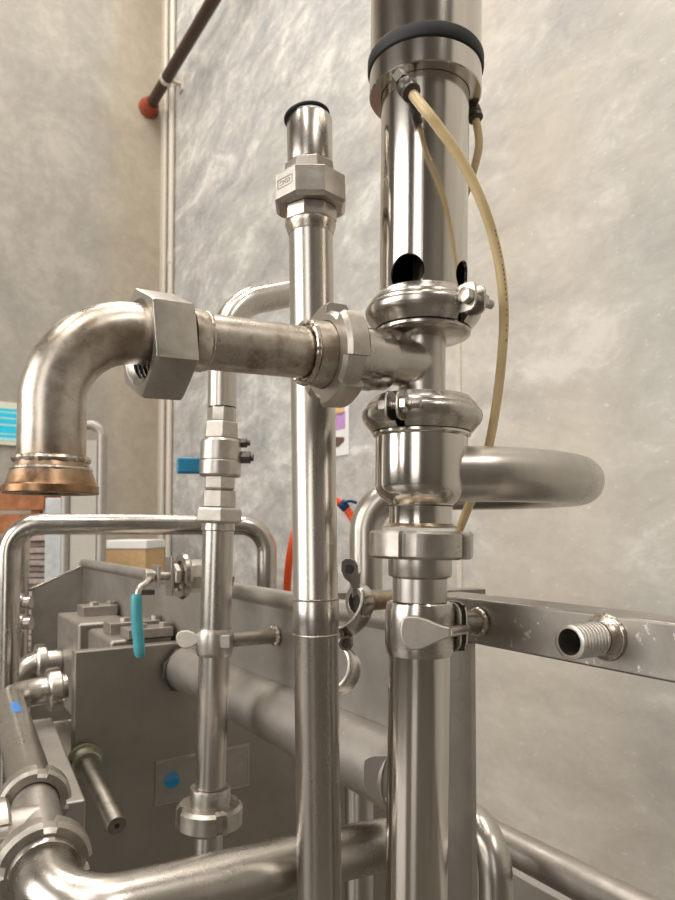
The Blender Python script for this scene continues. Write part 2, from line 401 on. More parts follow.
# overhead brown pipe coming out of the left wall
PS = on_d(149, 108, WALL_D - .02); rr_ = PS.dot(RV); PZ = PS.z
t = thing('overhead_pipe', 'dark brown pipe overhead running out of the tan wall beside the corner', 'pipe', PS)
b = MB(); b.cyl(PS, drz(WALL_D - 5.6, rr_, PZ), .052, 28); b.build('tube', 'brown_pipe', t)
b = MB(); b.lathe(PS + DV * .018, -DV, [(0, .10), (.03, .10), (.05, .085), (.10, .075), (.13, .065)], 28); b.build('wall_flange', 'red_ox', t, label='red-brown flange against the wall')
for dd in (.55, ):
    c = drz(WALL_D - dd, rr_, PZ)
    b = MB(); b.ringfn(c - DV * .02, DV, lambda a: [(0, .053), (.04, .053), (.04, .062), (0, .062)], [2 * PI * k / 28 for k in range(28)])
    b.box(c + RV * ((WALL_R - rr_) / 2 + .02), RV, DV, ZV, (WALL_R - rr_) / 2 - .025, .02, .012)
    b.box(drz(WALL_D - dd, WALL_R - .01, PZ), DV, RV, ZV, .05, .008, .07); b.build('bracket', 'caulk', t, label='pale pipe bracket on the wall')
# striped cyan board on the left wall
Pa = on_d(-60, 396, WALL_D - .03); Pb = on_d(20, 446, WALL_D - .03)
ra, rb, za, zb = Pa.dot(RV), Pb.dot(RV), Pb.z, Pa.z
t = thing('sign_board', 'cyan striped board with cream edges hanging on the tan wall', 'sign', drz(WALL_D - .03, (ra + rb) / 2, za))
b = MB(); b.box(drz(WALL_D - .02, (ra + rb) / 2, (za + zb) / 2), RV, DV, ZV, (rb - ra) / 2, .018, (zb - za) / 2); b.build('board', 'sign_back', t, .004)
hh = zb - za
for k, (f0, f1, mm) in enumerate([(.10, .17, 'cyan_pale'), (.175, .235, 'cyan'), (.24, .27, 'cyan_pale'), (.275, .44, 'cyan'), (.445, .49, 'cyan_pale'), (.495, .60, 'cyan'), (.605, .64, 'cyan_pale'), (.645, .74, 'cyan'), (.745, .78, 'cyan_pale'), (.785, .85, 'cyan')]):
    b = MB(); b.box(drz(WALL_D - .04, (ra + rb) / 2, za + hh * (f0 + f1) / 2), RV, DV, ZV, (rb - ra) / 2 - .03, .002, hh * (f1 - f0) / 2); b.build('stripe', mm, t)
# poster on the right wall
Pa = on_r(322, 403, WALL_R - .004); Pb = on_r(349, 456, WALL_R - .004); Pm = (Pa + Pb) / 2
t = thing('wall_poster', 'white printed notice stuck on the mottled concrete wall', 'poster', V((Pm.x, Pm.y, min(Pa.z, Pb.z))))
dl, dh = Pb.dot(DV), Pa.dot(DV); zl, zh = on_r(345, 455, WALL_R).z, on_r(345, 402, WALL_R).z
b = MB(); b.box(drz((dl + dh) / 2, WALL_R - .004, (zl + zh) / 2), DV, RV, ZV, (dh - dl) / 2, .002, (zh - zl) / 2); b.build('sheet', 'paper', t)
def patch(x0, x1, y0, y1, mm):
    A, B = on_r(x0, y0, WALL_R - .008), on_r(x1, y1, WALL_R - .008)
    b = MB(); b.box(drz((A.dot(DV) + B.dot(DV)) / 2, WALL_R - .0075, (A.z + B.z) / 2), DV, RV, ZV, abs(A.dot(DV) - B.dot(DV)) / 2, .001, abs(A.z - B.z) / 2); b.build('printed_patch', mm, t)
patch(326, 344, 407, 414, 'print_orange'); patch(326, 345, 416, 428, 'print_purple')
b = MB(); b.prism([on_r(x, y, WALL_R - .0085) for x, y in ((327, 437), (344, 437), (344, 441), (338, 447), (327, 447))], RV * .001); b.build('printed_arrow', 'print_brown', t)
# ------------------------------------------------------------------ things standing far behind on the left
def crate(px0, px1, ytop, Y):
    A, B = at(px0, ytop, Y), at(px1, ytop, Y); z1 = A.z; wd = B.x - A.x
    t = thing('wooden_crate', 'tall brown slatted timber crate standing against the tan wall', 'crate', V(((A.x + B.x) / 2, Y + .3, 0)))
    n = 11; hz = z1 / n
    b = MB()
    for k in range(n): b.box(V(((A.x + B.x) / 2, Y, hz * (k + .5))), RT, V((0, 1, 0)), ZV, wd / 2, .012, hz * .42)
    b.build('front_slats', 'wood', t, .004)
    b = MB()
    for k in range(n): b.box(V((B.x - .012, Y + .32, hz * (k + .5))), RT, V((0, 1, 0)), ZV, .012, .3, hz * .42)
    b.build('side_slats', 'wood', t, .004)
    for x in (A.x + .05, B.x - .07):
        b = MB(); b.box(V((x, Y + .04, z1 / 2)), RT, V((0, 1, 0)), ZV, .03, .025, z1 / 2); b.build('post', 'wood', t)
    b = MB(); b.box(V(((A.x + B.x) / 2, Y + .3, z1 + .012)), RT, V((0, 1, 0)), ZV, wd / 2, .32, .011); b.build('lid', 'wood', t, .004)
crate(-60, 45, 489, 4.6)
t = thing('sheet_stack', 'ragged stack of grey-brown sheets piled up behind the tube hoops', 'stack', V((at(37, 600, 3.4).x, 3.6, 0)))
cx, z1 = at(36, 535, 3.4).x, at(36, 535, 3.4).z
b = MB(); n = 46
for k in range(n):
    h = z1 / n; b.box(V((cx + random.uniform(-.015, .015), 3.6 + random.uniform(-.03, .03), h * (k + .5))), V((1, random.uniform(-.08, .08), random.uniform(-.02, .02))), V((0, 1, 0)), ZV, .09 + random.uniform(-.02, .012), .2, h * .42)
b.build('sheets', 'sack', t, .003)
P0 = at(54, 500, 3.0)
b = MB(); b.box(V((P0.x, 3.04, (P0.z + .02) / 2)), RT, V((0, 1, 0)), ZV, .040, .04, P0.z / 2); tag(b.build('square_post', 'galv', bevel=.006), 'pale bluish square post standing between the crate and the thin frame', 'post')
zt = at(90, 425, 2.6).z
t = thing('tubular_stand', 'thin grey tube frame with a pale board standing by the far wall', 'frame', V((at(83, 500, 2.6).x, 2.6, 0)))
xl, xr = at(66, 500, 2.6).x, at(102, 500, 2.6).x
b = MB(); b.tube(fillet([V((xl, 2.6, 0)), V((xl, 2.6, zt)), V((xr, 2.6, zt)), V((xr, 2.6, 0))], .05), .018, 20); b.build('hoop', 'frame', t)
b = MB(); b.box(V(((xl + xr) / 2, 2.6, zt / 2)), RT, V((0, 1, 0)), ZV, (xr - xl) / 2 - .02, .006, zt / 2 - .06); b.build('board', 'pale_board', t)
A, B = at(105, 541, 3.8), at(146, 541, 3.8)
t = thing('cardboard_box', 'tan cardboard box with a white lid seen above the hood rim', 'box', V(((A.x + B.x) / 2, 4.0, 0)))
b = MB(); b.box(V(((A.x + B.x) / 2, 4.0, A.z / 2 - .02)), RT, V((0, 1, 0)), ZV, (B.x - A.x) / 2, .2, A.z / 2 - .025); b.build('carton', 'card', t, .004)
b = MB(); b.box(V(((A.x + B.x) / 2, 4.0, A.z - .02)), RT, V((0, 1, 0)), ZV, (B.x - A.x) / 2 + .006, .206, .024); b.build('lid', 'paper', t, .004)
# ------------------------------------------------------------------ right-hand column: everything on one slightly leaning axis
YC = .57
def cp(py): return at(426.0 + (416.6 - 426.0) * py / 900, py, YC)
CAX = (cp(0) - cp(900)).normalized()                        # up
C0 = cp(900)
def ct(py): return (cp(py) - C0).dot(CAX)
def cr(py, hw): return rad(cp(py), hw)
def clathe(prof, seg=64, loop=False, phase=0.0): return MB().lathe(C0, CAX, [(ct(y), cr(y, h)) for y, h in prof], seg, loop=loop, phase=phase)
# actuator
t = thing('valve_actuator', 'tall steel valve actuator cylinder with black ring and drilled yoke tube', 'valve', cp(298))
ACT = t
clathe([(-95, 50), (-90, 55), (61.9, 55)]).build('cylinder', 'polished', t, .0006)
clathe([(62, 55.2), (62.6, 56.8), (64, 57.6), (73.5, 57.6), (75.2, 56.8), (76, 55.4)]).build('gasket_ring', 'rubber', t, label='black rubber ring')
clathe([(76.2, 54.7), (77, 55.6), (97.5, 55.6), (98.5, 54.6), (98.5, 44.2), (76.2, 44.2)], loop=True).build('collar', 'polished', t)
yoke = clathe([(94, 43.6), (299, 43.6), (299, 40.5), (94, 40.5)], 96, True).build('yoke_tube', 'polished', t)
org = V(t['_o']); cut = MB(); e1, e2 = basis(CAX, V((0, -1, 0)))[1:]
for py, hw in ((286, 17.2), ):
    P = cp(py); ph = math.radians(-28.5)
    for k in range(4):
        a = ph + k * PI / 2; d = e1 * math.cos(a) + e2 * math.sin(a)
        cut.cyl(P + d * .015, P + d * .06, rad(P, hw) * 1.0, 40)
co = cut.build('cutter', 'void', t)
bo = yoke.modifiers.new('holes', 'BOOLEAN'); bo.object = co; bo.operation = 'DIFFERENCE'; bo.solver = 'EXACT'
bpy.context.view_layer.update(); dg = bpy.context.evaluated_depsgraph_get()
nm = bpy.data.meshes.new_from_object(yoke.evaluated_get(dg)); yoke.modifiers.clear(); yoke.data = nm
nm.polygons.foreach_set('use_smooth', [True] * len(nm.polygons)); nm.set_sharp_from_angle(angle=math.radians(32))
while len(nm.materials) > 1: nm.materials.pop()
bpy.data.objects.remove(co)
clathe([(100, 10), (296, 10)], 24).build('stem', 'dark_metal', t)
def air_fit(P, d, sc=1.0):
    b = MB(); L = .022 * sc
    b.hexp(P - d * .004, P + d * .006, .0062 * sc, 6); b.lathe(P + d * .006, d, [(0, .0050 * sc), (.003, .0056 * sc), (.004, .0068 * sc), (.010, .0068 * sc), (.012, .0058 * sc), (.0125, .0066 * sc), (.0155, .0066 * sc), (.0165, .005 * sc)], 24)
    f = b.build('air_fitting', 'fitting', t, .0003, label='grey push-in air fitting'); return P + d * .0165 * sc
FA = at(401, 80, .523); FB = at(418, 101, .507)
HP = air_fit(FA, (FB - FA).normalized(), 1.15)
FA2 = at(469, 100, .590); HP2 = air_fit(FA2, (at(475, 116, .586) - FA2).normalized(), 1.0)
hp = [HP - (FB - FA).normalized() * .004, at(427, 112, .506), at(440, 129, .508), at(455, 150, .512), at(470, 176, .518), at(484, 208, .526), at(494, 240, .536), at(501, 275, .546), at(504, 315, .556), at(502, 355, .570), at(497, 400, .588), at(489, 445, .604), at(478, 482, .624), at(468, 508, .626), at(459, 530, .622), at(449, 552, .615), at(441, 585, .612)]
th = thing('air_hose', 'long cream air hose bowing out right of the steel column', 'hose', hp[-1])
b = MB(); b.tube(spline(hp), .0041, 20); b.build('hose', 'hose', th)
pr = spline(hp); b = MB()                                   # the tiny dark print along the hose
for k in range(46, 72):
    if random.random() < .72:
        P = pr[k]; tg = (pr[k + 1] - pr[k - 1]).normalized(); n = (V((.35, -1, 0)) - tg * V((.35, -1, 0)).dot(tg)).normalized()
        b.box(P + n * .0041, tg, n.cross(tg), n, (pr[k + 1] - P).length * random.uniform(.15, .32), .0004, .00006)
b.build('printed_text', 'ink', th)
hp2 = [HP2, at(477.5, 128, .586), at(479, 145, .588), at(475, 165, .594), at(467, 190, .604), at(456, 215, .616), at(447, 240, .624), at(438, 275, .626)]
th = thing('air_hose', 'short cream air hose looping behind the drilled yoke tube', 'hose', hp2[-1])
b = MB(); b.tube(spline(hp2), .0036, 20); b.build('hose', 'hose', th)
# tri-clamp: C band, two ears, bolt, nut
def clamp(label, ymid, hw, yt, yb, phi, gap, lip, bolt_dir, pipe_in):
    P = cp(ymid); R = rad(P, hw); H = (cp(yt) - cp(yb)).dot(CAX)
    t = thing('pipe_clamp', label, 'clamp', P - CAX * H / 2)
    Ri = R - .0112
    prof = [(-.50, Ri), (-.50, R - .0082), (-.46, R - .0074), (-.36, R - .0052), (-.24, R - .0022), (-.14, R - .0006), (-.02, R), (.08, R - .0004), (.16, R - .0020), (.19, R - .0034), (.24, R - .0036), (.34, R - .0056), (.44, R - .0084), (.50, R - .0098), (.50, Ri)]
    b = MB(); n = 84
    b.ringfn(P, CAX, lambda a: [(q * H, r) for q, r in prof], [phi + gap + (2 * PI - 2 * gap) * k / n for k in range(n + 1)], False)
    b.build('band', 'satin', t, angle=50)
    ax, e1, e2 = basis(CAX, V((0, -1, 0)))
    rd = e1 * math.cos(phi) + e2 * math.sin(phi); tn = -e1 * math.sin(phi) + e2 * math.cos(phi)
    he = H * .40
    for s in (-1, 1):                                       # each ear a rounded plate bent out of the band
        c = P + rd * (R + .0022) + tn * s * (math.sin(gap) * R + .0004); b = MB(); pts = []
        for k in range(16):
            a = 2 * PI * k / 16; ca, sa = math.cos(a), math.sin(a)
            pts.append(c + rd * .0098 * math.copysign(abs(ca) ** .6, ca) + CAX * he * math.copysign(abs(sa) ** .6, sa) - tn * .0011)
        b.prism(pts, tn * .0022); b.build('ear', 'cast', t, .0006)
    c = P + rd * (R + .0048); g = math.sin(gap) * R + .0015
    tn2 = tn * bolt_dir
    b = MB(); b.hexp(c - tn2 * (g + .0062), c - tn2 * g, .0068, 6, ref=CAX, ch=.0008); b.build('bolt_head', 'bolt', t, .0003)
    b = MB(); b.thread(c - tn2 * g, c + tn2 * (g + .016), .0036); b.build('bolt_shank', 'bolt', t)
    b = MB(); b.hexp(c + tn2 * g, c + tn2 * (g + .0058), .0068, 6, ref=CAX, ch=.0008); b.build('nut', 'bolt', t, .0003)
    return t, P, R, H
clamp('steel clamp joining the drilled yoke tube to the tee', 314, 57.5, 297, 331, math.radians(41), .115, 0, 1, 0)
clamp('steel clamp joining the tee to the bowl-shaped valve body', 416, 60, 399, 433, math.radians(-29), .085, 0, 1, 0)
# tee with its welded branch stub
def BL(tt): return PT + (PH - PT) * tt
PT, PH = at(423.3, 366, YC), at(200, 341, .47)
BX = (PT - PH).normalized()                                # towards the column
def bpx(px):
    lo, hi = -0.2, 2.0
    for _ in range(50):
        m_ = (lo + hi) / 2; P = BL(m_); x = CX + FPX * (P - EYE).dot(RT) / dep(P)
        if x > px: lo = m_
        else: hi = m_
    return BL(lo)
t = thing('tee_fitting', 'steel tee between the two bolted clamps with a branch going left', 'pipe fitting', cp(416))
b = MB(); rt = .0197
b.lathe(C0, CAX, [(ct(413), rt), (ct(322), rt)], 64)
b.lathe(PT, -BX, [(0, .0186), ((PT - bpx(384)).length, .0186)], 56, ref=ZV)
o = b.build('body', 'tube', t)
rm = o.modifiers.new('remesh', 'REMESH'); rm.mode = 'VOXEL'; rm.voxel_size = .0011; rm.use_smooth_shade = True
sm = o.modifiers.new('smooth', 'SMOOTH'); sm.iterations = 14; sm.factor = .6
clathe([(341, 23), (340, 30), (338.5, 42), (337, 46), (335.3, 47.5), (333, 47.5), (331.6, 46.5), (331.2, 43), (318, 43), (318, 20)], 64).build('upper_ferrule', 'satin', t)
clathe([(401, 22), (401, 48), (411, 49.5), (413, 22)], 64).build('lower_ferrule', 'satin', t)
b = MB(); P = bpx(384); b.lathe(P, -BX, [(-.0005, .0186), (-.0003, .0194), (.0003, .0236), (.014, .0240), (.0145, .0250), ((bpx(384) - bpx(323)).length - .004, .0250)], 56, ref=ZV); b.build('threaded_end', 'satin', t)
# slotted union nut on the branch
def slotted(b, P, ax, ro, ri, L, ns, depth, half, ch, ref=ZV, ph=0.0):
    th = []
    for k in range(ns):
        c = ph + 2 * PI * k / ns; st = 2 * PI / ns
        th += [(c - half - .004, 0), (c - half, 1)] + [(c - half + 2 * half * q / 3, 1) for q in (1, 2)] + [(c + half, 1), (c + half + .004, 0)]
        th += [(c + half + .004 + (st - 2 * half - .008) * q / 8, 0) for q in range(1, 8)]
    d = {round(a, 6): s for a, s in th}
    def fn(a):
        R = ro - (depth if d[round(a, 6)] else 0)
        return [(0, ri), (0, R - ch), (ch, R), (L - ch, R), (L, R - ch), (L, ri)]
    b.ringfn(P, ax, fn, [a for a, s in th], True, ref); return b
P = bpx(323)
b = MB(); slotted(b, P, BX, .0400, .0262, .0205, 4, .0062, .30, .0030, ph=.5)
tag(b.build('union_nut', 'cast', bevel=.0004, angle=25), 'slotted round union nut on the branch left of the tee', 'pipe nut')
# branch pipe with its welds
t = thing('branch_pipe', 'heat-blotched short pipe between the big loose nut and the slotted nut', 'pipe', bpx(250) - ZV * .02)
b = MB(); b.cyl(bpx(183), bpx(304), .0196, 56); b.build('tube', 'spool', t)
b = MB(); b.lathe(bpx(305), BX, [(0, .0200), (.002, .0250), (.0190, .0258), (.0200, .0240)], 56, ref=ZV); b.build('liner', 'spool', t)
b = MB(); b.weld(bpx(305), BX, .0232, .0021, seed=3); b.build('weld_bead', 'weld', t)
b = MB(); b.weld(bpx(205), BX, .0196, .0013, seed=5); b.build('weld_bead', 'weld', t)
b = MB(); b.lathe(bpx(188), BX, [(0, .0205), (.0005, .0218), (.009, .0218), (.012, .0200)], 56, ref=ZV); b.build('weld_neck', 'spool', t)
# big loose hexagon nut
t = thing('hex_nut', 'large loose hexagon nut hanging on the elbow pipe', 'pipe nut', bpx(172) - ZV * .04)
P = bpx(138) - ZV * .0058; ax = (BX + V((0, .10, .02))).normalized(); L = .0285; Rh = .0378; Rin = .0268
hv = V((0, -1, -.42)); th = sorted([2 * PI * k / 72 for k in range(72)])
def hexR(a):
    q = (a % (PI / 3)) - PI / 6; return Rh * math.cos(PI / 6) / math.cos(q)
def nutprof(a):
    R = hexR(a); Rc = min(R, Rh * .965); pr = [(0, Rin + .002), (0, min(R - .0004, Rc)), (.0016, R), (L - .0016, R), (L, min(R - .0004, Rc)), (L, .0222), (L - .006, .0222), (L - .006, Rin)]
    n = 6
    for k in range(n): pr += [(L - .0065 - (L - .0085) * (k + .5) / n, Rin - .0030), (L - .0065 - (L - .0085) * (k + 1) / n, Rin)]
    return pr
b = MB(); b.ringfn(P, ax, nutprof, th, True, hv); b.build('nut', 'cast', t, .0003, angle=25)
# elbow with flange
LEG = V((PT + (PH - PT) * 1.475))
LB = at(51.5, 484, LEG.y)
KN = V((LB.x, LEG.y, LEG.z)); KN = KN
eb = fillet([bpx(170), KN, V((LB.x, LEG.y, at(51, 462, LEG.y).z))], .052, 22)
t = thing('elbow_pipe', 'heat-stained elbow pipe bending down to a rusty flange', 'pipe', V((LB.x, LEG.y, at(51, 494, LEG.y).z)))
b = MB(); b.tube(eb, .0203, 56); b.build('bend', 'elbow', t)
b = MB(); b.lathe(bpx(171), BX, [(0, .0205), (.001, .0238), (.006, .0246), (.010, .0215)], 48, ref=ZV); b.build('liner', 'elbow', t)
def lz(py): return at(51, py, LEG.y).z
q = V((LB.x, LEG.y, 0)); k_ = LEG.y / FPX
b = MB(); b.lathe(q, ZV, [(lz(494), 44.4 * k_), (lz(493.5), 45.2 * k_), (lz(486), 45.2 * k_), (lz(485.5), 43.6 * k_), (lz(482), 42 * k_), (lz(474), 39.5 * k_), (lz(466), 36 * k_), (lz(458), 33.2 * k_), (lz(458), 27 * k_), (lz(493.8), 27 * k_)], 64, loop=True); b.build('flange', 'elbow', t, label='rusty brown flange', bevel=.0004)
b = MB(); b.weld(q + ZV * lz(460), ZV, 33.5 * k_, .0022, seed=9); b.weld(q + ZV * lz(470), ZV, 36.2 * k_, .0017, seed=2); b.build('weld_bead', 'weld', t)
b = MB(); b.cyl(q + ZV * lz(480), q + ZV * lz(478), 26.9 * k_, 40); b.build('bore', 'void', t)
# valve body with side outlet, U-bend and drop pipe
t = thing('diverter_valve', 'bowl-shaped steel valve body with a bent outlet pipe running right', 'valve', cp(528))
hR = V((.72, .69, 0)); pR = V((-.69, .72, 0))
clathe([(432, 44), (433.6, 48.5), (436, 48.8), (437.5, 47.6), (438.5, 46), (486, 46), (492, 44.5), (497, 41), (501, 36), (504, 32.5), (508, 31.4), (527.5, 31.4)], 72).build('bowl', 'polished', t)
clathe([(505.2, 31), (505.5, 32.4), (506.7, 32.4), (507, 31)], 64).build('seam', 'dark_metal', t)
OZ = at(480, 474, YC).z; O0 = V((cp(474).x, YC, OZ)); r_o = .0235; LEGL = .265; BR = .16
def oz(x, y, z): return V((x, y, OZ + z))
pts = spline([V((O0.x, YC, OZ)) + V((.022, -.004, 0)), oz(.138, .572, .000), oz(.192, .600, .000), oz(.238, .664, .001), oz(.258, .758, .002), oz(.246, .862, .003), oz(.192, .940, .004), oz(.120, .970, .004)], 7)
end = oz(.041, .972, .004)
dn = fillet([pts[-1], end, V((end.x, end.y, end.z - .22))], .055, 12)
b = MB(); b.tube(pts + dn[1:], r_o, 40); b.build('outlet_pipe', 'tube', t)
# slotted union nut under the valve body
P = C0 + CAX * ct(558)
b = MB(); slotted(b, P, CAX, cr(545, 52), .0272, ct(531) - ct(558), 5, .0068, .16, .0022, V((0, -1, 0)), ph=-.36)
o = b.build('union_nut', 'cast', bevel=.0004, angle=22)
t = thing('union_nut', 'slotted round union nut below the bowl-shaped valve body', 'pipe nut', P)
for ob in (o, ): ob.parent = t; ob.location = V(o['_o']) - P; ob.name = 'nut_ring'
a = math.asin((451 - 420.5) / 52.); e1, e2 = basis(CAX, V((0, -1, 0)))[1:]; nn = e1 * math.cos(a) + e2 * math.sin(a)
o['_o'] = tuple(P)
lettering('40', .0075, C0 + CAX * ct(548) + nn * (cr(545, 52) + .0001), -CAX, nn.cross(-CAX), 'bolt', t, 'stamped_number')
# adapter below
t = thing('adapter_sleeve', 'stepped steel sleeve between union nut and wing-nut pipe clip', 'pipe fitting', cp(602))
clathe([(558.3, 31.8), (574, 31.8), (576, 31), (577.5, 27.2), (601, 27.2)], 64).build('sleeve', 'tube', t, .0004)
b = clathe([(523.5, 31.6), (525.5, 34), (527.2, 40), (527.8, 40), (527.8, 31.6)], 64); tag(b.build('seal_ring', 'brass_stain'), 'thin orange-stained seal on top of the lower union nut', 'seal')
# column pipe below, clip with wing nut
t = thing('column_pipe', 'polished vertical pipe below the wing-nut clip on the right', 'pipe', cp(1000))
clathe([(601.5, 30), (603, 31), (1080, 31)], 64).build('tube', 'polished', t)
def band(b, P, ax, ri, H, th=.0022, bulge=.0035, n=56, a0=0, a1=2 * PI, ref=V((0, -1, 0))):
    closed = abs(a1 - a0) > 6.28
    pr = [(-H / 2, ri), (-H / 2, ri + th), (-H * .42, ri + th + bulge * .6), (-H * .3, ri + th + bulge), (H * .3, ri + th + bulge), (H * .42, ri + th + bulge * .6), (H / 2, ri + th), (H / 2, ri)]
    b.ringfn(P, ax, lambda a: pr, [a0 + (a1 - a0) * k / n for k in range(n if closed else n + 1)], closed, ref); return b
def blade(pts_px, Y, thick): 
    b = MB(); b.prism([at(x, y, Y) for x, y in pts_px], V((.1, 1, 0)).normalized() * thick); return b
P = cp(628)
t = thing('pipe_clip', 'steel pipe clip with big flat wing nut on the right column', 'clip', cp(656))
b = MB(); band(b, P, CAX, .0263, ct(602) - ct(653), .0010, .0016); b.build('band', 'satin', t, angle=40)
for l, mm in ((.0262, 'satin'), (.0332, 'satin')):
    c = P + RV * l; b = MB(); pts = []
    for k in range(28):
        a = 2 * PI * k / 28; ca, sa = math.cos(a), math.sin(a)
        pts.append(c + DV * .0225 * math.copysign(abs(ca) ** .55, ca) + CAX * .0215 * math.copysign(abs(sa) ** .45, sa) - RV * .001)
    b.prism(pts, RV * .0022); b.build('clip_flange', mm, t, .0006)
c = P + RV * .0306; b = MB(); b.box(c, RV, DV, CAX, .0022, .020, .019); b.build('gasket', 'rubber', t)  # black block stands in for the shaded gap between the flanges
NK = at(448, 632.5, .548)
wb = [(401, 624), (403, 618), (409, 616.5), (418, 617), (428, 620), (437, 624), (444, 626.5), (450, 627.5), (450, 637.5), (443, 640), (436, 643), (428, 647), (420, 650), (411, 650.5), (404, 646), (400.5, 637), (400, 630)]
b = blade(wb, .527, .005); b.build('wing_nut', 'pale_cast', t, .0014)
b = MB(); b.cyl(at(447, 632.5, .530), at(466, 629, .575), .0042, 24); b.build('bolt_shank', 'bolt', t)
ST = P + RV * .0345; SE = on_r(478, 625, .4372)
t = thing('threaded_stud', 'short threaded stud welded to the rail beside the wing-nut clip', 'stud', ST)
dS = V((SE.x - ST.x, SE.y - ST.y, 0)); SE = V((SE.x, SE.y, ST.z))
b = MB(); b.thread(ST + RV * .001, ST + RV * (.4375 - ST.dot(RV)), .0098); b.build('thread', 'satin', t)
b = MB(); b.weld(ST + RV * (.4345 - ST.dot(RV)), RV, .0105, .0026, amp=.18, seed=4, ref=ZV); b.build('weld_bead', 'weld', t)
# ------------------------------------------------------------------ rail and post on the machine side
RR = .4377
A = on_r(430, 620, RR); B = on_r(675, 654, RR); dA, dB = A.dot(DV), -.05
zt, zb = on_r(560, 609, RR).z, on_r(560, 661, RR).z
t = thing('box_rail', 'square steel rail with white spots running off past the threaded nipple', 'rail', drz((dA + dB) / 2, RR + .015, zb))
b = MB(); b.box(drz((dA + dB) / 2, RR + .02, (zt + zb) / 2), DV, RV, ZV, abs(dA - dB) / 2, .02, (zt - zb) / 2); b.build('bar', 'rail', t, .0022)
NB = on_r(606, 637, RR)
b = MB(); b.thread(NB - RV * .0415, NB - RV * .010, .0126, .0033, .0015, 40, .0094); b.build('threaded_nipple', 'cast', t, label='open threaded pipe nipple')
b = MB(); b.lathe(NB, -RV, [(0, .0165), (.004, .0160), (.006, .0140), (.0105, .0126), (.0105, .0096), (0, .0096)], 40, ref=ZV, loop=True); b.weld(NB - RV * .001, RV, .0150, .0024, amp=.15, seed=14, ref=ZV); b.build('weld_collar', 'weld', t)
b = MB(); b.cyl(NB - RV * .004, NB - RV * .001, .0095, 24); b.build('bore', 'void', t)
# flat post under the rail
PD0, PD1 = on_r(472.5, 760, RR + .004).dot(DV), on_r(428, 760, RR + .004).dot(DV)
t = thing('flat_post', 'flat steel post standing behind the right column under the rail', 'post', drz((PD0 + PD1) / 2, RR + .003, 0))
b = MB(); b.box(drz((PD0 + PD1) / 2, RR + .006, (zb - .0006) / 2), DV, RV, ZV, (PD1 - PD0) / 2, .003, (zb - .0006) / 2); b.build('plate', 'hood', t, .0008)
for py in (667, 731):
    c = on_r(451, py, RR + .0015)
    b = MB(); b.lathe(c + RV * .0012, -RV, [(0, .0135), (-.0003, .0135), (-.0005, .0125)], 36, ref=ZV); b.build('blind_plug', 'hood', t, .0003)
# flat bar behind
A, B = at(332, 597, .80), at(481, 593, .86)
t = thing('flat_bar', 'dark flat bar lying level behind the lower union nut', 'bar', (A + B) / 2)
b = MB(); d = (B - A).normalized(); b.box((A + B) / 2, d, d.cross(ZV), ZV, (B - A).length / 2, .012, .0062); b.build('bar', 'rail', t, .001)
# ------------------------------------------------------------------ standing pipe left of centre
YS = .60
def sp(py): return at(309.6 + (319.5 - 309.6) * (py - 130) / 770, py, YS)
SAX = (sp(100) - sp(900)).normalized(); S0 = sp(900)
def stt(py): return (sp(py) - S0).dot(SAX)
def slathe(prof, seg=56, phase=0.0, loop=False): return MB().lathe(S0, SAX, [(stt(y), rad(sp(y), h)) for y, h in prof], seg, phase=phase, loop=loop)
t = thing('standing_pipe', 'tall plain vertical pipe standing left of the column, in front of the poster', 'pipe', sp(1010))
slathe([(226, 22), (598, 22.4), (599, 22.9), (633, 22.9), (634, 22.4), (1090, 22.2)]).build('tube', 'tube', t)
slathe([(597.6, 22.4), (598.2, 23.3), (599.3, 23.3), (600, 22.9)]).build('weld_bead', 'weld', t)
slathe([(632.6, 22.9), (633.2, 23.5), (634.3, 23.5), (635, 22.4)]).build('weld_bead', 'weld', t)
t = thing('pipe_union', 'octagonal union nut on top of the tall standing pipe', 'pipe fitting', sp(222))
ph8 = math.radians(24)
slathe([(181, 33.5), (182.5, 37), (207, 37.6), (210.5, 34), (210.5, 26)], 8, ph8).build('nut', 'cast', t, .0006, angle=20)
slathe([(210.7, 26.5), (224, 26.8), (226, 25)], 8, ph8 + .15).build('lower_collar', 'cast', t, .0006, angle=20)
slathe([(166, 24), (167.5, 25.5), (180.8, 26.8)], 8, ph8 - .12).build('upper_collar', 'cast', t, .0006, angle=20)
slathe([(225, 25), (226.5, 25.2), (229, 24.4), (234, 23), (236, 22.2)]).build('weld_bead', 'weld', t)
e1, e2 = basis(SAX, V((0, -1, 0)))[1:]
fa = ph8 - PI / 8 * 1 ; fa = ph8 - PI / 8 - 0.0
for a0 in (fa - PI / 4, ):
    n = e1 * math.cos(a0) + e2 * math.sin(a0); P = S0 + SAX * stt(194); dist = rad(sp(195), 37.4) * math.cos(PI / 8)
    xd = SAX.cross(n).normalized()
    lettering('CMS3', .0058, P + n * (dist + .0001), xd, SAX, 'dull', t, 'raised_mark')
    bb = MB(); c = P + n * (dist + .0001)
    for s in (-1, 1):
        bb.box(c + SAX * s * .0038, xd, SAX, n, .0092, .0003, .0003); bb.box(c + xd * s * .0092, xd, SAX, n, .0003, .0038, .0003)
    bb.build('raised_border', 'dull', t)
t = thing('pipe_stub', 'short open pipe stub standing in the octagonal union', 'pipe', sp(158))
slathe([(166, 22.6), (121, 22.8), (120, 22.2), (120, 19.5), (166, 19.5)], loop=True).build('tube', 'satin', t)
c = S0 + SAX * stt(118.0) - RT * .0022
ax = (SAX + V((-.14, 0.06, 0))).normalized()
b = MB(); b.lathe(c - ax * .0012, ax, [(0, .0185), (0, .0203), (.0008, .0210), (.0022, .0210), (.003, .0203), (.003, .0185)], 56, loop=True)
tag(b.build('gasket', 'rubber'), 'thin black gasket lying tilted on the open pipe stub', 'gasket')
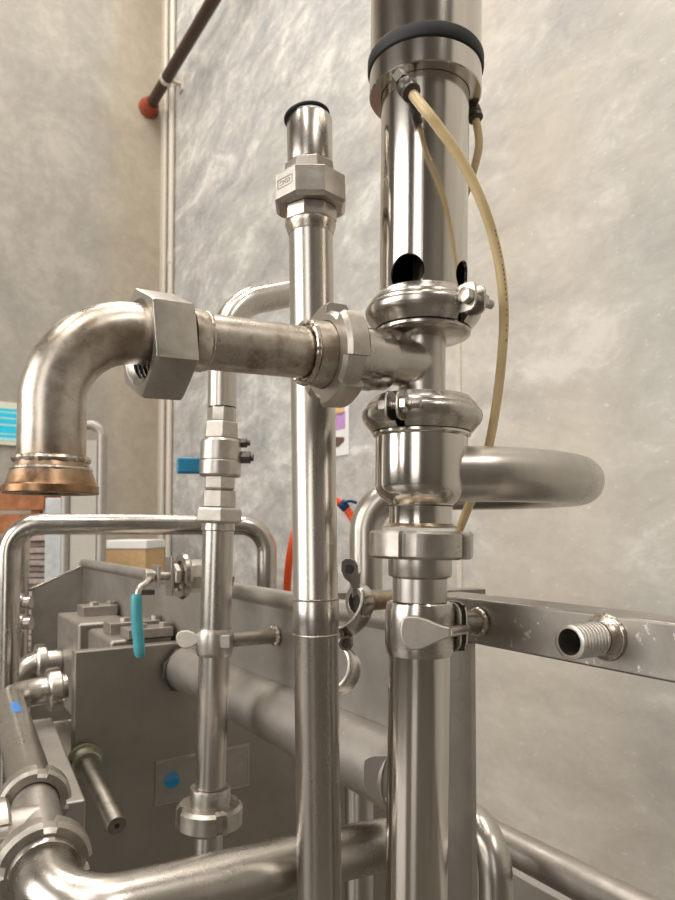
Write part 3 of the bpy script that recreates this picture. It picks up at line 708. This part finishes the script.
# ------------------------------------------------------------------ back pipe with blue-lever valve
YB = .86
def bp(py): return at(222 - 12 * (py - 410) / 390, py, YB)
BAX = (bp(410) - bp(800)).normalized(); B0 = bp(800)
def bt(py): return (bp(py) - B0).dot(BAX)
def blathe(prof, seg=48, phase=0.0, loop=False): return MB().lathe(B0, BAX, [(bt(y), rad(bp(y), h)) for y, h in prof], seg, phase=phase, loop=loop)
t = thing('bent_pipe', 'pipe rising from the blue-lever valve and bending behind the standing pipe', 'pipe', bp(408))
up = fillet([bp(407.5), at(223.5, 306, .86), at(313, 289, .95), at(313.5, 215, .96)], [.082, .05], 14)
b = MB(); b.tube(up, .0182, 40); b.build('bend', 'tube', t)
t = thing('ball_valve', 'upright ball valve with a blue lever on the back pipe', 'valve', bp(508))
blathe([(408, 13.8), (409, 14.5), (421, 14.5), (422.5, 14)], 8, .3).build('end_collar', 'cast', t, .0005, angle=20)
blathe([(422.5, 16.5), (424, 17.5), (438, 18.2), (440, 17)], 6, .25).build('upper_hexagon', 'cast', t, .0006, angle=20)
blathe([(439.5, 18), (442, 20), (460, 20.6), (461, 20), (462, 20.8), (475, 20.8), (477, 19)]).build('body', 'cast', t, .0005)
blathe([(477, 16.5), (488, 16.5), (490, 15)], 6, .25).build('lower_neck', 'cast', t, .0006, angle=20)
blathe([(490.2, 15), (491.5, 17.5), (507, 18)], 6, .25).build('lower_hexagon', 'cast', t, .0006, angle=20)
for px, py, r in ((243, 443, .0065), (246.5, 457.5, .0085)):
    A = at(236, py, YB + .005); B = at(px + 4, py, YB + .005)
    b = MB(); b.hexp(A, B, r); b.cyl(B, B + RT * .004, r * .55, 16); b.build('stem_nut', 'dark_metal', t, .0005, label='dark stem nut')
lv = at(222, 466, YB - .0)
b = MB(); b.box(at(208, 466, YB + .033), RT, V((0, 1, 0)), ZV, .020, .0035, .008); b.cyl(at(224, 462, YB + .02), at(224, 462, YB + .037), .006, 16); b.build('lever_arm', 'bolt', t)
b = MB(); A, B = at(176.5, 465.5, YB + .025), at(204, 465.8, YB + .033); d = (B - A).normalized()
b.box((A + B) / 2, d, d.cross(ZV), ZV, (B - A).length / 2, .006, .0108); b.build('lever_sleeve', 'blue', t, .0035, label='blue lever sleeve')
t = thing('hexagon_union', 'wide hexagon union nut directly below the blue-lever valve', 'pipe nut', bp(524))
blathe([(508.2, 23), (510, 24.6), (521, 25), (523, 23)], 6, .25).build('nut', 'cast', t, .0007, angle=20)
t = thing('back_pipe', 'vertical pipe with a small wing-nut clip, below the blue-lever valve', 'pipe', bp(790))
blathe([(523.2, 16), (530, 16.6), (531, 15.4), (786, 15.2)]).build('tube', 'tube', t)
P = bp(641.5)
t = thing('pipe_clip', 'small pipe clip with a rounded wing nut on the back pipe', 'clip', bp(655))
b = MB(); band(b, P, BAX, .0198, bt(628) - bt(655), .0014, .0022); b.build('band', 'cast', t, angle=40)
b = MB(); b.box(at(226, 641.5, YB - .0215), RT, V((0, 1, 0)), BAX, .0055, .003, .008); b.build('lug', 'cast', t, .001)
wb = [(175.5, 637), (177, 633), (181, 631), (187, 630.5), (193, 632.5), (198, 635.5), (202, 637), (202, 642), (198, 643), (194, 646), (188, 648.5), (182, 648.5), (178, 645), (176, 641)]
b = blade(wb, YB - .012, .005); b.build('wing_nut', 'pale_cast', t, .0015)
b = MB(); b.cyl(at(200, 639.5, YB - .010), at(206, 640, YB - .006), .004, 16); b.build('bolt_shank', 'bolt', t)
S1 = P + RV * .0222; S2 = S1 + RV * .064
HR = S2.dot(RV) + .0015
t = thing('threaded_stud', 'threaded stud welded to the hood side, holding the small back clip', 'stud', S1)
b = MB(); b.thread(S1, S2, .0098); b.build('thread', 'cast', t)
b = MB(); b.weld(S2 - RV * .0015, RV, .0105, .0030, seed=24, ref=ZV); b.build('weld_bead', 'weld', t)
P = bp(826)
t = thing('union_nut', 'slotted round union nut at the foot of the back pipe', 'pipe nut', P)
b = MB(); slotted(b, P, BAX, rad(P, 33), rad(P, 13), bt(803) - bt(826), 4, .007, .17, .004, V((0, -1, 0)), ph=.55); b.build('nut_ring', 'cast', t, .0005, angle=25)
blathe([(786.5, 19.5), (788, 20.2), (803.5, 20.2)]).build('liner', 'cast', t)
t = thing('drop_pipe', 'short pipe below the union nut at the foot of the back pipe', 'pipe', bp(900))
blathe([(826.5, 14), (845, 14.2), (1000, 14.2)]).build('tube', 'tube', t)
# ------------------------------------------------------------------ trough hood of the machine
RH = HR
d_far, d_near = 1.924, on_r(424, 680, RH).dot(DV)
rimz = on_r(292, 602, RH).z; pz0 = on_d(75, 652, 1.15).z
lipz = on_r(300, 738, RH - .03).z
t = thing('trough_hood', 'long dull steel trough hood with rounded lower lip behind the pipes', 'hood', drz((d_far + d_near) / 2, RH, lipz))
def hd(a, c): return drz(0, 0, 0)
b = MB(); b.box(drz((1.144 + d_near) / 2, RH + .002, (rimz + lipz) / 2), DV, RV, ZV, (1.144 - d_near) / 2, .0018, (rimz - lipz) / 2)
for q0, q1, zz in ((1.1445, 1.182, pz0 + .004), (1.182, d_far, 1.20)):
    b.box(drz((q0 + q1) / 2, RH + .002, (rimz + zz) / 2), DV, RV, ZV, (q1 - q0) / 2, .0018, (rimz - zz) / 2)
b.build('side_plate', 'hood', t)
b = MB(); b.cyl(drz(d_near, RH + .004, rimz), drz(d_far + .02, RH + .004, rimz), .0125, 24); b.build('rim', 'hood', t)
# lower lip: half-round trough edge
LD0 = d_near + .02; LD1 = 1.135; LR = .039
pf = [(math.cos(PI / 2 + PI * k / 14 * 1.15) * LR * .95, math.sin(PI / 2 + PI * k / 14 * 1.15) * LR) for k in range(15)]
b = MB(); rs = []
for dd in (LD0, LD1):
    out = [drz(dd, RH - .0005 + x, lipz + z) for x, z in pf]; inn = [drz(dd, RH - .0005 + x * .93, lipz + z * .93) for x, z in pf][::-1]
    rs.append(out + inn)
b.rings(rs, True, True); b.build('rolled_lip', 'hood', t, .0005, angle=50)
b = MB(); b.prism([drz(LD1, RH - .001, lipz + .036), drz(LD1, RH - .020, lipz + .036), drz(LD1, RH - .041, lipz + .012), drz(LD1, RH - .043, lipz - .012), drz(LD1, RH - .028, lipz - .035), drz(LD1, RH - .001, lipz - .038)], DV * .004); b.build('end_flange', 'dark_metal', t, .001)  # coloured dark to stand for the shaded slit at the lip's open end
# flap with rounded corners at the near end
fl = [(363, 766), (364, 760), (368, 757), (374, 755.5), (392, 755), (392, 797), (374, 800), (371, 799), (364, 790), (362.5, 782)]
b = MB(); b.prism([at(x, y, .655) for x, y in fl], V((.35, 1, 0)).normalized() * .004); b.build('end_flap', 'hood', t, .0012)
# far gable end
g = []
for px, py in ((87, 563), (32, 590), (30, 660), (87, 690)):
    g.append(on_d(px, py, d_far))
gl = g[1].dot(RV); 
b = MB(); b.prism([drz(d_far, RH, rimz - .006), drz(d_far, gl, g[1].z), drz(d_far, gl, g[1].z - .35), drz(d_far, RH, g[1].z - .35)], DV * .006); b.build('gable_end', 'hood', t, .001)
b = MB(); b.tube([drz(d_far + .003, RH, rimz - .004), drz(d_far + .003, gl, g[1].z + .002)], .004, 12); b.build('gable_edge', 'satin', t)
# open clip with hanging shells in front of the hood
HB = at(361, 602, .66)
t = thing('pipe_clip', 'open hinged pipe clip dangling between the standing pipe and column', 'clip', at(350, 692, .66))
b = MB(); b.lathe(HB - RV * .002, RV, [(-.006, .0112), (-.006, .0155), (-.003, .0168), (.006, .0165), (.010, .0120), (.010, .0098), (-.006, .0098)], 36, ref=ZV, loop=True); b.build('hub', 'satin', t, .0004)
b = MB(); b.cyl(HB - RV * .003, HB - RV * .001, .0098, 24); b.build('bore', 'void', t)
eo = [(341, 562), (345, 558.5), (350, 558), (355, 560.5), (358, 566), (358.5, 573), (361, 571), (360.5, 580), (360, 588), (363, 593), (352, 598), (352.5, 590), (350, 583), (344, 578), (341, 571)]
ei = []
b = blade(eo, .651, .006); b.build('eye_lug', 'satin', t, .0018)
b = MB(); P = at(349.5, 569, .6505); b.lathe(P, V((.25, 1, 0)).normalized(), [(-.0004, .0046), (.0004, .0046)], 20); o = b.build('eye_hole', 'void', t); o.scale = (1, 1, 1)
def shell(cx_, cy_, Y, hw, a0, a1, wid, tilt):
    c = at(cx_, cy_, Y); ax = V(tilt).normalized(); R = rad(c, hw); b = MB(); ref = ZV
    pr = [(-wid / 2, R - .0012), (-wid / 2, R + .0016), (-wid * .38, R + .0016), (-wid * .3, R + .0006), (wid * .3, R + .0006), (wid * .38, R + .0016), (wid / 2, R + .0016), (wid / 2, R - .0012)]
    b.ringfn(c, ax, lambda a: pr, [-math.radians(a0 + (a1 - a0) * k / 30) for k in range(31)], False, ref); return b
shell(338, 603, .665, 31, 70, 185, .028, (-.35, -.75, .35)).build('upper_shell', 'satin', t, .0005, angle=40)
shell(333, 668, .665, 23, 20, 175, .028, (-.35, -.75, .30)).build('lower_shell', 'satin', t, .0005, angle=40)
P = at(346, 643, .650)
b = MB(); b.lathe(P, V((.1, 1, 0)), [(-.002, .004), (-.002, .0072), (.012, .0072), (.012, .004)], 28, loop=True); b.build('hinge', 'satin', t, .0005)
b = MB(); b.cyl(P + V((0, -.003, 0)), P + V((0, .010, 0)), .0036, 16); b.build('hinge_pin', 'dark_metal', t)
t = thing('threaded_stud', 'brown-stained threaded stud between the open clip and the column', 'stud', HB + RV * .011)
b = MB(); b.thread(HB + RV * .0105, HB + RV * (RH - .001 - HB.dot(RV) if RH > HB.dot(RV) + .03 else .055), .0092, .0017); b.build('thread', 'brass_stain', t)
# side valve with teal lever
VA = at(144, 576, .93); VX = (RV + V((0, 0, -.04))).normalized()
def vp(l): return VA + VX * l
t = thing('lever_valve', 'side-mounted ball valve with a hanging teal lever behind the back pipe', 'valve', vp(.05) - ZV * .04)
b = MB(); b.lathe(vp(.0), VX, [(0, .006), (.001, .0095), (.012, .0095), (.013, .006)], 6, ref=ZV); b.build('stem_nut', 'bolt', t, .0006)
b = MB(); b.cyl(vp(.010), vp(.040), .0058, 20); b.build('stem', 'bolt', t)
for l, hh in ((.017, .015), (.036, .027)):
    b = MB(); b.box(vp(l), VX, DV, ZV, .0022, .013, hh); b.build('mount_plate', 'cast', t, .001)
b = MB(); b.lathe(vp(.038), VX, [(0, .012), (.003, .017), (.009, .018), (.012, .015)], 6, ref=ZV); b.build('gland', 'cast', t, .0008, angle=20)
b = MB(); b.ringfn(vp(.050), VX, lambda a: [(0, .022), (0, .031), (.005, .033), (.009, .031), (.009, .022)], [2 * PI * k / 48 for k in range(48)], True, ZV); b.build('clamp_ring', 'satin', t)
b = MB(); b.lathe(vp(.054), VX, [(0, .0205), (.018, .0240), (.030, .0240), (.034, .018), (RH - .014 - VA.dot(RV) - .054, .018)], 8, ref=ZV); b.build('body', 'cast', t, .0008, angle=20)
A, B, Cc = at(152, 576, .935), at(139.5, 588, .905), at(137, 600, .90)
b = MB(); b.tube(spline([at(158, 572, .94), A, at(146, 583, .917), B, Cc], 5), .0042, 12); b.build('lever_arm', 'bolt', t)
lp = spline([at(136.5, 594, .90), at(136.5, 615, .898), at(138.5, 640, .897), at(140, 657, .897)], 6); b = MB()
b.tube(lp, [.0058] + [.0074] * (len(lp) - 3) + [.0068, .0048], 20); o = b.build('lever_sleeve', 'teal', t, label='teal lever sleeve')
b = MB(); b.box(at(146, 592, .93), VX, DV, ZV, .010, .008, .0035); b.build('stop_tab', 'dark_metal', t, .001)
# ------------------------------------------------------------------ machine casing, pump blocks, manifold
PD = 1.15
pl, pr_ = on_d(75, 652, PD).dot(RV), .92
pz = on_d(75, 652, PD).z
t = thing('processing_machine', 'grey steel machine body with bolted pump blocks behind the left pipes', 'machine', drz(PD + .3, .4, 0))
MACH = t
b = MB(); b.box(drz(PD + .012, (pl + pr_) / 2, pz / 2 + .1), RV, DV, ZV, (pr_ - pl) / 2, .012, pz / 2 - .1); b.build('front_panel', 'panel', t, .003)
bz = pz + .005; bl = .312
b = MB(); b.box(drz(1.285, bl + .055, bz - .10), DV, RV, ZV, .085, .055, .10); b.build('pump_block', 'dull', t, .006)
b = MB(); b.box(drz(1.56, bl + .055, bz - .10), DV, RV, ZV, .11, .055, .10); b.build('pump_block', 'dull', t, .006)
b = MB(); b.box(drz(1.42, .34, .51), DV, RV, ZV, .24, .07, .5); b.build('housing', 'panel', t, .004)
for (px0, px1, py0, py1, D, dep_, bolts) in ((128, 196, 640, 651, 1.19, .05, (137, 160)), (110, 172, 625, 638, 1.262, .05, (121, 152)), (83, 150, 608, 619, 1.56, .06, (90, 107))):
    A, B = on_d(px0, (py0 + py1) / 2, D), on_d(px1, (py0 + py1) / 2, D)
    h = abs(on_d(px0, py0, D).z - on_d(px0, py1, D).z) / 2 * .9; r0, r1 = A.dot(RV), min(B.dot(RV), RH - .006)
    pc = (b := MB()); b.box(drz(D + dep_ / 2, (r0 + r1) / 2, bz + h), RV, DV, ZV, (r1 - r0) / 2, dep_ / 2, h)
    cpn = b.build('cover_plate', 'dull', t, .0015)
    for bx in bolts:
        Q = on_d(bx + 5, py0, D + .02); P = drz(D + dep_ * .45, Q.dot(RV), bz + 2 * h)
        b = MB(); b.hexp(P, P + ZV * .007, .0105, 6); b.build('bolt', 'cast', parent=cpn, bevel=.0008)
# nameplate with a round blue emblem
na, nb = on_d(155, 783, PD), on_d(249, 766, PD); r0, r1 = na.dot(RV), nb.dot(RV); z0, z1 = on_d(160, 806, PD).z, on_d(160, 760, PD).z
npl = (b := MB()).box(drz(PD - .0012, (r0 + r1) / 2, (z0 + z1) / 2), RV, DV, ZV, (r1 - r0) / 2, .0012, (z1 - z0) / 2).build('nameplate', 'plate', t, .0004)
b = MB(); hw_, hh_ = (r1 - r0) / 2, (z1 - z0) / 2; cc = drz(PD - .0026, (r0 + r1) / 2, (z0 + z1) / 2)
for s in (-1, 1):
    b.box(cc + ZV * s * hh_ * .93, RV, DV, ZV, hw_ * .97, .0004, .0012); b.box(cc + RV * s * hw_ * .97, RV, DV, ZV, .0012, .0004, hh_ * .93)
b.build('raised_edge', 'satin', parent=npl)
q = on_d(171.5, 779, PD); ec = drz(PD - .0024, q.dot(RV), q.z)
b = MB(); b.lathe(ec, -DV, [(0, .0135), (.0006, .0135)], 40, ref=ZV); b.build('emblem', 'logo_light', parent=npl, label='round blue emblem')
b = MB(); pts = []
for k in range(19):
    a = PI + PI * k / 18; pts.append(ec + RV * math.cos(a) * .0137 + ZV * (math.sin(a) * .0137 - .001) - DV * .0007)
for k in range(1, 12):
    x = 1 - 2 * k / 12; pts.append(ec + RV * x * .0137 + ZV * (-.001 + .0022 * math.sin(x * PI * 1.5)) - DV * .0007)
b.prism(pts, -DV * .0004); b.build('emblem_wave', 'logo_blue', parent=npl)
# stud with greenish nut
sa = on_d(83, 757, PD); se = at(117, 826, .93)
t = thing('long_stud', 'long round stud with a greenish nut sticking out of the machine panel', 'stud', sa)
d = (se - sa).normalized()
b = MB(); b.lathe(sa + d * .022, d, [(0, .0125), ((se - sa).length - .024, .0135), ((se - sa).length - .022, .0125)], 32, ref=ZV); b.build('rod', 'stud', t)
b = MB(); b.cyl(se - d * .0003, se + d * .0003, .0035, 16); b.build('centre_hole', 'void', t)
b = MB(); b.lathe(sa + d * .009, d, [(0.001, .027), (.003, .0285), (.007, .0285), (.008, .024), (.018, .023), (.020, .020)], 36, ref=ZV); b.build('nut', 'green_nut', t, label='greenish nut and washer')
# base beam
A, B = at(66, 803, .80), at(38, 716, 1.15); d = V((B.x - A.x, B.y - A.y, 0)).normalized(); w_ = V((d.y, -d.x, 0)); Lb = V((B.x - A.x, B.y - A.y, 0)).length
zt = A.z; c = V(((A.x + B.x) / 2, (A.y + B.y) / 2, zt - .03)) - w_ * .012
t = thing('base_beam', 'grey steel box beam running along the machine by the slotted unions', 'beam', c - ZV * .03)
b = MB(); b.box(c, d, w_, ZV, Lb / 2, .034, .03); b.build('bar', 'hood', t, .003)
# manifold with unions
M0, M1, M2 = at(11, 704, .97), at(36, 806, .69), at(44, 868, .60)
MX = (M0 - M2).normalized(); MXd = V((MX.x, MX.y, MX.z))
CK = at(9, 692, 1.01); BK = on_r(66, 687, .243)
t = thing('manifold_pipe', 'thick pipe with a scrap of blue tape bending into the pump block', 'pipe', M1 - ZV * .03)
mp_ = fillet([M1 + MX * .035, M0 + MX * .04, V((BK.x - .045, BK.y, BK.z)), BK], [.05, .03], 12)
mp_ = fillet([M1 + MX * .02, BK - RV * .090 - ZV * .004, BK], .055, 14)
b = MB(); b.tube(mp_, .0225, 44); b.build('bend', 'tube', t)
Cc = BK - RV * .09 - ZV * .004; A0_ = M1 + MX * .02; tp = Cc + (A0_ - Cc) * .30
b = MB(); ax, e1, e2 = basis(A0_ - Cc, ZV)
b.ringfn(tp, ax, lambda a: [(0, .0224), (.055, .0224), (.055, .0229), (0, .0229)], [math.radians(x) + .0 for x in range(-20, 12, 5)] , False, ZV); b.build('tape', 'tape', t, label='scrap of blue tape')
def union(label, P, ax, ro, ri, L, ns, ph, mm='cast', ref=ZV):
    t = thing('union_nut', label, 'pipe nut', P - ZV * ro)
    b = MB(); slotted(b, P, ax, ro, ri, L, ns, ro * .13, .16, ro * .09, ref, ph); b.build('nut_ring', mm, t, .0005, angle=25); return t
# tee in the manifold
t = thing('manifold_tee', 'steel tee joining three slotted unions at the lower left edge', 'pipe fitting', M1 - ZV * .03)
TC = (M1 + M2) / 2
b = MB(); b.cyl(M2 + MX * .018, M1 + MX * .02, .0225, 40); b.cyl(TC + MX * .012, TC + MX * .012 - RV * .07, .0225, 40); b.build('body', 'dull', t)
union('slotted union at the lower left on the far end of the manifold tee', M1 + MX * .004, MX, .0345, .0228, .019, 4, .2)
union('slotted union at the left edge on the branch of the manifold tee', TC + MX * .012 - RV * .026, -RV, .0345, .0226, .018, 4, .5)
union('big slotted union at the lower left where the bottom pipe starts', M2 - MX * .002, MX, .0405, .0252, .019, 4, .12)
# bottom pipe
E1 = M2 - MX * .075; E1.z -= .001
ER = at(318, 858, .665); EE = ER + (ER - at(120, 899, .556)).normalized() * .085
bpth = fillet([M2 + MX * .012, E1, ER, EE], [.052, .3], 18)
t = thing('bottom_pipe', 'thick pipe along the bottom curving out of the big slotted union', 'pipe', ER - ZV * .03)
b = MB(); b.tube(bpth, .0250, 48); b.build('bend', 'tube', t)
b = MB(); b.lathe(M2 - MX * .004, MX, [(-.006, .0252), (-.006, .0285), (-.003, .0295), (.0015, .0295)], 48, ref=ZV); b.build('liner', 'satin', t)
ax = (bpth[-3] - bpth[-5]).normalized()
# upper-left pump pipe
A = on_r(60, 661, bl - .001); B = A - RV * .088
t = thing('pump_pipe', 'short elbow pipe entering the rear pump block at the left edge', 'pipe', B - ZV * .1)
b = MB(); b.tube(fillet([A, B, B - ZV * .16 - RV * .01], .055, 12), .0265, 36); b.build('bend', 'tube', t)
uv = (A - B).normalized()
union('slotted union on the short elbow pipe at the rear pump block', A - uv * .052, uv, .0410, .0266, .022, 4, .3)
ub = (BK - mp_[-2]).normalized()
union('slotted union where the taped manifold pipe meets the machine panel', BK - ub * .030, ub, .0350, .0226, .022, 4, .3)
# small pipe ends behind the left hoop
for px, py, Y, lab in ((20, 602, 1.6, 'upper short pipe stub behind the left tube hoop'), (20, 623, 1.55, 'lower short pipe stub behind the left tube hoop')):
    t = thing('pipe_stub', lab, 'pipe', at(px, py, Y))
    b = MB(); b.cyl(at(2, py + 1, Y), at(31.5, py, Y), .0145, 24); b.build('tube', 'satin', t)
    b = MB(); b.lathe(at(19, py, Y), RT, [(0, .015), (.001, .020), (.012, .020), (.013, .015)], 24, ref=ZV); b.build('ring', 'satin', t)
# ------------------------------------------------------------------ tube hoops
t = thing('tube_hoop', 'wide bent tube hoop crossing behind the blue-lever valve', 'pipe', V((at(9, 900, 1.02).x, 1.1, 0)))
a0, a1, a2, a3 = at(10, 900, 1.27), at(10, 524, 1.27), at(267, 525, 1.37), at(267, 900, 1.37)
b = MB(); b.tube(fillet([V((a1.x, a1.y, .02)), a1, a2, V((a2.x, a2.y, .02))], [.055, .055], 14), .0198, 32); b.build('hoop', 'satin', t)
t = thing('tube_hoop', 'second tube hoop just behind the wide one at the left edge', 'pipe', V((at(22, 900, 1.4).x, 1.4, 0)))
a1, a2 = at(23, 521, 1.75), at(265, 523, 1.80)
b = MB(); b.tube(fillet([V((a1.x, a1.y, .02)), a1, a2, V((a2.x, a2.y, .02))], [.06, .05], 14), .0170, 28); b.build('hoop', 'satin', t)
# ------------------------------------------------------------------ orange hose on the wall side
oh = [at(287, 640, 1.45), at(287, 592, 1.42), at(290, 556, 1.40), at(298, 524, 1.40), at(313, 505, 1.40), at(330, 500, 1.40), at(341, 504, 1.40), at(350, 514, 1.40), at(356, 527, 1.40), at(362, 550, 1.42), at(365, 600, 1.46), at(364, 700, 1.5)]
t = thing('orange_hose', 'orange hose looping up behind the standing pipe', 'hose', oh[0])
b = MB(); b.tube(spline(oh), .0082, 20); b.build('hose', 'orange', t)
q = at(343.5, 505.5, 1.40); d = (oh[7] - oh[6]).normalized()
b = MB(); b.lathe(q - d * .010, d, [(0, .0088), (.002, .0100), (.018, .0100), (.020, .0088)], 20); b.tube(spline([q + V((0, -.008, .006)), at(350, 501, 1.39), at(357, 503, 1.39)], 4), .0032, 10); b.build('tie', 'tie', t, label='navy blue tie')
# ------------------------------------------------------------------ machine legs and pipes low on the right
t = thing('machine_leg', 'vertical tube leg under the hood between the standing pipe and column', 'leg', V((at(359, 850, .95).x, .95, 0)))
x = at(359, 850, .95).x
b = MB(); b.cyl(V((x, .95, .01)), V((x, .95, lipz - .045)), .0195, 32); b.build('tube', 'tube', t)
b = MB(); b.lathe(V((x, .95, 0)), ZV, [(0, .045), (.006, .045), (.010, .025)], 32); b.build('foot', 'rubber', t)
x0, z0 = at(495, 830, .76).x, at(495, 830, .76).z
t = thing('drain_elbow', 'bent pipe turning down behind the flat post at lower right', 'pipe', V((x0, .76, .02)))
b = MB(); b.tube(fillet([at(425, 812, .93), at(495.5, 822, .76), V((x0, .76, .10))], .045, 14), .0185, 36); b.build('bend', 'tube', t)
r_d = .64; A = on_r(500, 836, r_d); zD = on_r(575, 879, r_d).z
d0 = A.dot(DV)
t = thing('floor_pipe', 'horizontal pipe slanting across the bottom right corner', 'pipe', drz(d0 - .3, r_d, zD - .03))
b = MB(); b.cyl(drz(d0 + .12, r_d, zD), drz(-.2, r_d, zD), .0205, 36); b.build('tube', 'dull', t)
for o in list(scn.objects):
    if '_o' in o.keys(): del o['_o']
